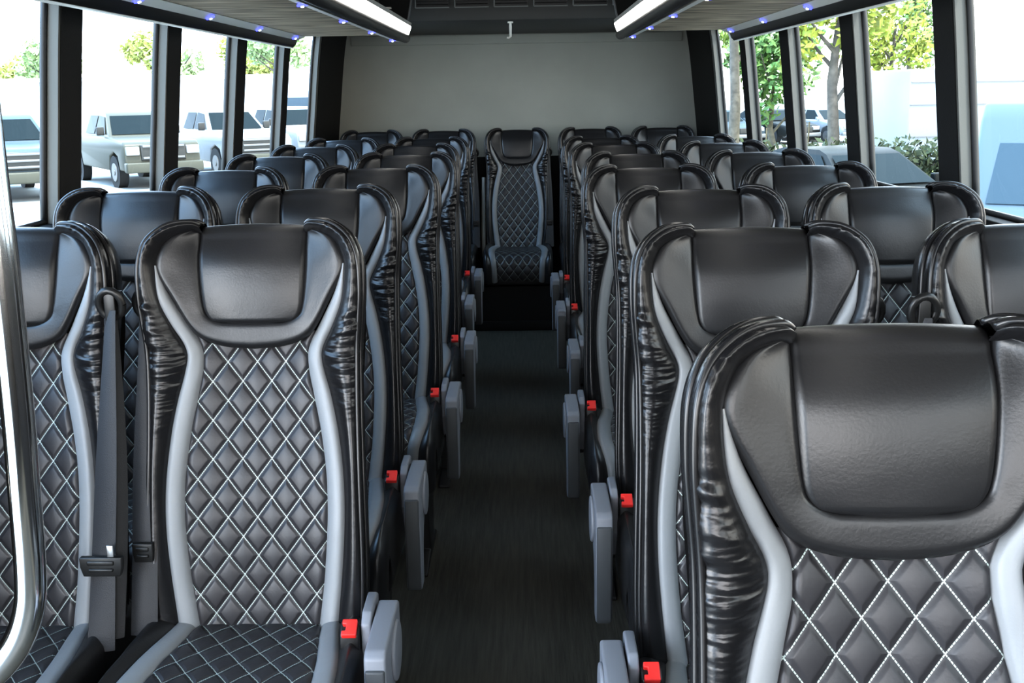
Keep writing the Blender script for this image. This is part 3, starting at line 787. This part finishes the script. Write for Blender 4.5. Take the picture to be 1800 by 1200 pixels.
def car(loc, rz, body, label, group=None):
    root = empty('parked_car', (loc[0], loc[1], GZ), rz); b = MB()
    prof = [(-2.25, .35), (-2.3, .6), (-2.15, .78), (-1.1, .92), (-.9, .95), (1.5, .97), (2.2, .9), (2.28, .6), (2.2, .35), (1.75, .33), (1.65, .6), (1.35, .7), (1.05, .6), (.95, .33), (-.95, .33), (-1.05, .6), (-1.35, .7), (-1.65, .6), (-1.75, .33)]
    b.prism(prof, -.88, .88); link('body', b.mesh('body', bevel=.06, angle=35), MO[body], root)
    cab = [(-1.05, .92, .80), (-.35, 1.36, .62), (-.15, 1.42, .60), (.75, 1.42, .60), (.95, 1.37, .62), (1.7, .95, .80)]
    b = MB(); rows = [[(s * w, y, z) for s in (-1, -.9, .9, 1)] for y, z, w in cab]; b.grid(rows); n = len(cab)
    b.f.append(tuple(i * 4 for i in range(n))); b.mi.append(0); b.f.append(tuple(i * 4 + 3 for i in range(n))[::-1]); b.mi.append(0)
    link('cab', b.mesh('cab', angle=30), MO[body], root)
    def pane(nm, q):
        b = MB(); b.add(q, [(0, 1, 2, 3)]); b.recalc = False; return link(nm, b.mesh(nm, smooth=False), MO['cglass'], root)
    pane('windshield', [(-.72, -1.0, .98), (.72, -1.0, .98), (.57, -.40, 1.35), (-.57, -.40, 1.35)])
    for s in (-1, 1):
        pane('side_window', [(s * .805, -.75, .99), (s * .805, .25, .99), (s * .635, .25, 1.36), (s * .645, -.25, 1.35)])
        pane('side_window', [(s * .805, .33, .99), (s * .805, 1.3, .99), (s * .645, .85, 1.36), (s * .635, .33, 1.36)])
        b = MB(); b.box(s * .62 - .17, s * .62 + .17, -2.33, -2.2, .58, .74); link('headlight', b.mesh('headlight', bevel=.03), MO['lamp'], root)
        b = MB(); b.box(s * .93 - .08, s * .93 + .08, -.85, -.75, .95, 1.08); link('side_mirror', b.mesh('side_mirror', bevel=.02), MO[body], root)
    b = MB(); b.box(-.42, .42, -2.34, -2.2, .5, .72); link('grille', b.mesh('grille', bevel=.02), MO['grille'], root)
    b = MB(); b.box(-.86, .86, -2.36, -2.15, .32, .48); link('front_bumper', b.mesh('front_bumper', bevel=.04), MO['hub'], root)
    wheels(root, (-.78, .78), (-1.35, 1.35), .32)
    tag(root, label, 'car', group); return root
rzL = math.atan2(.60, .80)
G1 = 'trucks parked beyond the grab rail side windows'
pickup((-13.0, 26.5), rzL, 'bluewhite', 'pale blue pickup truck with barred grille outside the first grab rail side window', G1)
pickup((-11.0, 29.8), rzL, 'olive', 'dull olive pickup truck outside the second window on the grab rail side', G1, bars=2)
pickup((-9.25, 33.0), rzL, 'white', 'white pickup truck with dark grille outside the third window, grab rail side', G1)
pickup((-8.1, 37.0), rzL, 'white', 'white pickup truck with dark cab windows outside the fourth window, grab rail side', G1)
van((-7.2, 41.5), rzL, 'white', 'white van with wide blue-grey windows outside the rearmost grab rail side window', H=2.5, glassmat='blue', group=G1)
# right side
van((5.75, 10.75), R(-27), 'bluewhite', 'pale blue van with slanted windshield just outside the window by the second row', H=2.12, glassmat='blue')
car((4.75, 15.6), R(20), 'dark', 'black car in front of the low hedge, outside the window opposite the grab rail')
G2 = 'cars parked beyond the lawn'
car((8.2, 46), R(25), 'bluewhite', 'pale blue car beyond the lawn, beside the thin bare tree trunk', G2)
car((10.6, 46.5), R(25), 'dark', 'dark car beyond the lawn, under the green tree', G2)
car((13.0, 47), R(25), 'white', 'white car beyond the lawn, under the yellow-green drooping tree', G2)
def leafball(b, c, rx, rz_, n, s):
    for _ in range(n):
        d = Vector((random.gauss(0, 1), random.gauss(0, 1), random.gauss(0, 1))).normalized() * (random.random() ** .45)
        p = Vector((c[0] + d.x * rx, c[1] + d.y * rx, c[2] + d.z * rz_))
        a = Vector((random.gauss(0, 1), random.gauss(0, 1), random.gauss(0, 1))).normalized(); e = a.orthogonal().normalized(); k = s * random.uniform(.6, 1.3)
        b.add([p - a * k, p + e * k * .55, p + a * k, p - e * k * .55], [(0, 1, 2, 3)])
def tree(loc, H, cw, ch, leaf, label, group, seed, r=.14, n=900, s=.16, droop=False, bare=False):
    random.seed(seed); root = empty('tree', (loc[0], loc[1], GZ)); b = MB()
    zb = H - ch; top = H - ch * .4
    b.tube([(0, 0, -.0), (.04, 0, zb * .5), (-.05, .05, zb), (.05, 0, top)], [r * 1.25, r, r * .85, r * .35], 10)
    for k in range(6):
        a = k * 1.05 + random.random(); z = zb * .8 + k * .12 * ch
        b.tube([(0, 0, z), (math.cos(a) * cw * .25, math.sin(a) * cw * .25, z + ch * .12), (math.cos(a) * cw * .55, math.sin(a) * cw * .55, z + ch * .30)], [r * .45, r * .3, r * .1], 6)
    link('trunk', b.mesh('trunk'), MO['trunk'], root)
    b = MB(); b.recalc = False
    for k in range(9):
        a = random.random() * 6.28; q = random.random() ** .6 * cw * .6; z = zb + ch * random.uniform(.25, .8)
        c = (math.cos(a) * q, math.sin(a) * q, z)
        leafball(b, c, cw * random.uniform(.28, .45), ch * (.34 if droop else random.uniform(.18, .3)), n // 9, s)
    cr = link('crown', b.mesh('crown', smooth=False), MO[leaf], root)
    tag(root, label, 'tree', group); return root
GT = 'trees behind the parked trucks'
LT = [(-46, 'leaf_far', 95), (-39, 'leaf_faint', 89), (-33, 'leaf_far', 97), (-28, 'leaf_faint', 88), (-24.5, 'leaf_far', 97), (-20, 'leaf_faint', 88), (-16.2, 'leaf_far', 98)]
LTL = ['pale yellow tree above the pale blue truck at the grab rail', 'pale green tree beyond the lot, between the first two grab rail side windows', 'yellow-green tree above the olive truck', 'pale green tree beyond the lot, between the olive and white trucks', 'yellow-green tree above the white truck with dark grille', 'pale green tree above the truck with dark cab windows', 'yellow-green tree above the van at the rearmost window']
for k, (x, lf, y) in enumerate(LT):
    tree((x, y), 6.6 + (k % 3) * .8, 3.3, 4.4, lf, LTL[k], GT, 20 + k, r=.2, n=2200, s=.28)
GR = 'trees beyond the lawn'
tree((6.05, 31), 7.5, 1.6, 3.8, 'leaf_p', 'thin bare tree trunk with sparse pale leaves outside the rearmost window', GR, 40, r=.15, n=500, s=.13)
tree((8.3, 36), 4.9, 1.9, 3.9, 'leaf_g', 'bushy green tree over the parked dark car', GR, 41, r=.12, n=1900, s=.15)
tree((6.9, 24), 5.4, 1.5, 3.0, 'leaf_y', 'yellow-green drooping tree with stout trunk on the lawn', GR, 42, r=.13, n=1100, s=.13, droop=True)
tree((14.2, 42), 6.0, 1.9, 3.6, 'leaf_y', 'pale yellow weeping tree rising above the white trailer', GR, 43, r=.12, n=1200, s=.16, droop=True)
tree((15.6, 44), 7.2, 1.4, 4.6, 'leaf_g', 'slim green tree beside the weeping tree above the trailer', GR, 44, r=.12, n=900, s=.15)
tree((10.4, 50), 6.4, 2.4, 4.6, 'leaf_p', 'wide pale green tree beyond the parked cars', GR, 45, r=.15, n=1500, s=.2)
# hedge behind the dark car
b = MB(); b.recalc = False; random.seed(5)
for k in range(26): leafball(b, (k * .3 - 3.6, random.uniform(-.2, .2), .72), .45, .72, 420, .075)
hd = link('hedge', b.mesh('hedge', smooth=False), MO['hedge']); hd.location = (7.3, 18.6, GZ); tag(hd, 'low clipped green hedge between the black car and the white trailer', 'hedge')
# white trailer
root = empty('box_trailer', (11.2, 23.8, GZ), R(6))
b = MB(); b.box(-3.4, 3.4, -1.2, 1.2, .75, 2.62); link('trailer_body', b.mesh('trailer_body', bevel=.05), MO['white'], root)
for z in (1.25, 1.9, 2.35):
    b = MB(); b.box(-3.38, 3.38, -1.215, -1.19, z, z + .025); link('side_rail', b.mesh('side_rail'), MO['hub'], root)
b = MB(); b.box(-3.3, 3.3, -1.0, 1.0, .55, .76); link('chassis', b.mesh('chassis', bevel=.02), MO['grille'], root)
wheels(root, (-2.2, 2.2), (-.9, .9), .42)
tag(root, 'long white box trailer behind the hedge and the black car', 'trailer')
# low building behind the trucks
root = empty('low_building', (-24, 62, GZ), R(-6))
b = MB(); b.box(-22, 18, -4, 4, 0, 3.2); link('wall', b.mesh('building_wall', smooth=False), MO['bld'], root)
b = MB(); b.box(-22.3, 18.3, -4.3, 4.3, 3.2, 3.42); link('roof', b.mesh('building_roof', smooth=False), MO['bld'], root)
for k in range(7):
    b = MB(); x = -19 + k * 5.6; b.box(x - 1.4, x + 1.4, -4.05, -3.98, 0, 2.4); link('roller_door', b.mesh('roller_door', smooth=False), MO['bld'], root)
tag(root, 'long low white building behind the row of parked trucks', 'building')
for k, (x, y, h, l) in enumerate(((6.75, 25.5, 1.5, 'thin wooden stake on the lawn before the stout trunk'), (6.2, 27.5, 1.3, 'thin wooden stake on the lawn near the thin bare tree'))):
    b = MB(); b.tube([(0, 0, 0), (.03, 0, h)], .018, 6); o = link('garden_stake', b.mesh('garden_stake'), MO['stake']); o.location = (x, y, GZ); tag(o, l, 'stake', 'stakes on the lawn')

# ------------------------------------------------------------------ light
w = bpy.data.worlds.new('sky'); bpy.context.scene.world = w; w.use_nodes = True
nt = w.node_tree; bg = nt.nodes['Background']
tc = N(nt, 'ShaderNodeTexCoord'); sp = N(nt, 'ShaderNodeSeparateXYZ'); nt.links.new(tc.outputs['Generated'], sp.inputs[0])
rp = N(nt, 'ShaderNodeValToRGB'); rp.color_ramp.elements[0].position = .0; rp.color_ramp.elements[0].color = (.93, .97, 1, 1); rp.color_ramp.elements[1].position = .6; rp.color_ramp.elements[1].color = (.52, .75, 1, 1)
nt.links.new(sp.outputs[2], rp.inputs[0]); mr = N(nt, 'ShaderNodeMapRange'); mr.inputs[1].default_value = -.8; mr.inputs[2].default_value = .8; nt.links.new(sp.outputs[0], mr.inputs[0])
sd_ = N(nt, 'ShaderNodeMix', data_type='RGBA'); sd_.inputs[6].default_value = (.98, 1.16, 1.36, 1); sd_.inputs[7].default_value = (1.08, .94, .80, 1); nt.links.new(mr.outputs[0], sd_.inputs[0])
ml = N(nt, 'ShaderNodeMix', data_type='RGBA', blend_type='MULTIPLY'); ml.inputs[0].default_value = 1; nt.links.new(rp.outputs[0], ml.inputs[6]); nt.links.new(sd_.outputs[2], ml.inputs[7])
nt.links.new(ml.outputs[2], bg.inputs[0]); bg.inputs[1].default_value = 5.0
sd = bpy.data.lights.new('sun', 'SUN'); sd.energy = 6; sd.angle = R(3); sd.color = (1, .95, .86)
so = bpy.data.objects.new('sun', sd); C.objects.link(so); so.rotation_euler = (R(16), R(12), 0)
ad = bpy.data.lights.new('doorway_fill', 'AREA'); ad.shape = 'RECTANGLE'; ad.size = 1.0; ad.size_y = 1.5; ad.energy = 42; ad.color = (1, .95, .9)  # added area lamp, stands in for daylight through the doorway
ao = bpy.data.objects.new('doorway_fill', ad); C.objects.link(ao); ao.location = (-1.75, -.45, 1.15)
ao.rotation_euler = Vector((1, .55, -.1)).to_track_quat('-Z', 'Y').to_euler()
wd = bpy.data.lights.new('windshield_fill', 'AREA'); wd.shape = 'RECTANGLE'; wd.size = 2.0; wd.size_y = .9; wd.energy = 28; wd.color = (1, .90, .82)  # unseen area lamp added to brighten the seat fronts, as windshield daylight
wo = bpy.data.objects.new('windshield_fill', wd); C.objects.link(wo); wo.location = (0, -1.86, 1.46)
wo.rotation_euler = Vector((0, 1, -.05)).to_track_quat('-Z', 'Z').to_euler()
# ------------------------------------------------------------------ camera
cd = bpy.data.cameras.new('camera'); co = bpy.data.objects.new('camera', cd); C.objects.link(co)
cd.sensor_width = 36; cd.lens = 37.0; cd.clip_start = .05; cd.clip_end = 500
co.matrix_world = Matrix.Translation((.052, 0, 1.43)) @ Matrix.Rotation(R(.87), 4, 'Z') @ Matrix.Rotation(R(90 - 13.3), 4, 'X') @ Matrix.Rotation(R(-.9), 4, 'Z')
sc = bpy.context.scene; sc.camera = co
sc.view_settings.view_transform = 'Standard'; sc.view_settings.look = 'None'; sc.view_settings.exposure = .78; sc.view_settings.gamma = .86
sc.cycles.max_bounces = 8; sc.cycles.transparent_max_bounces = 16
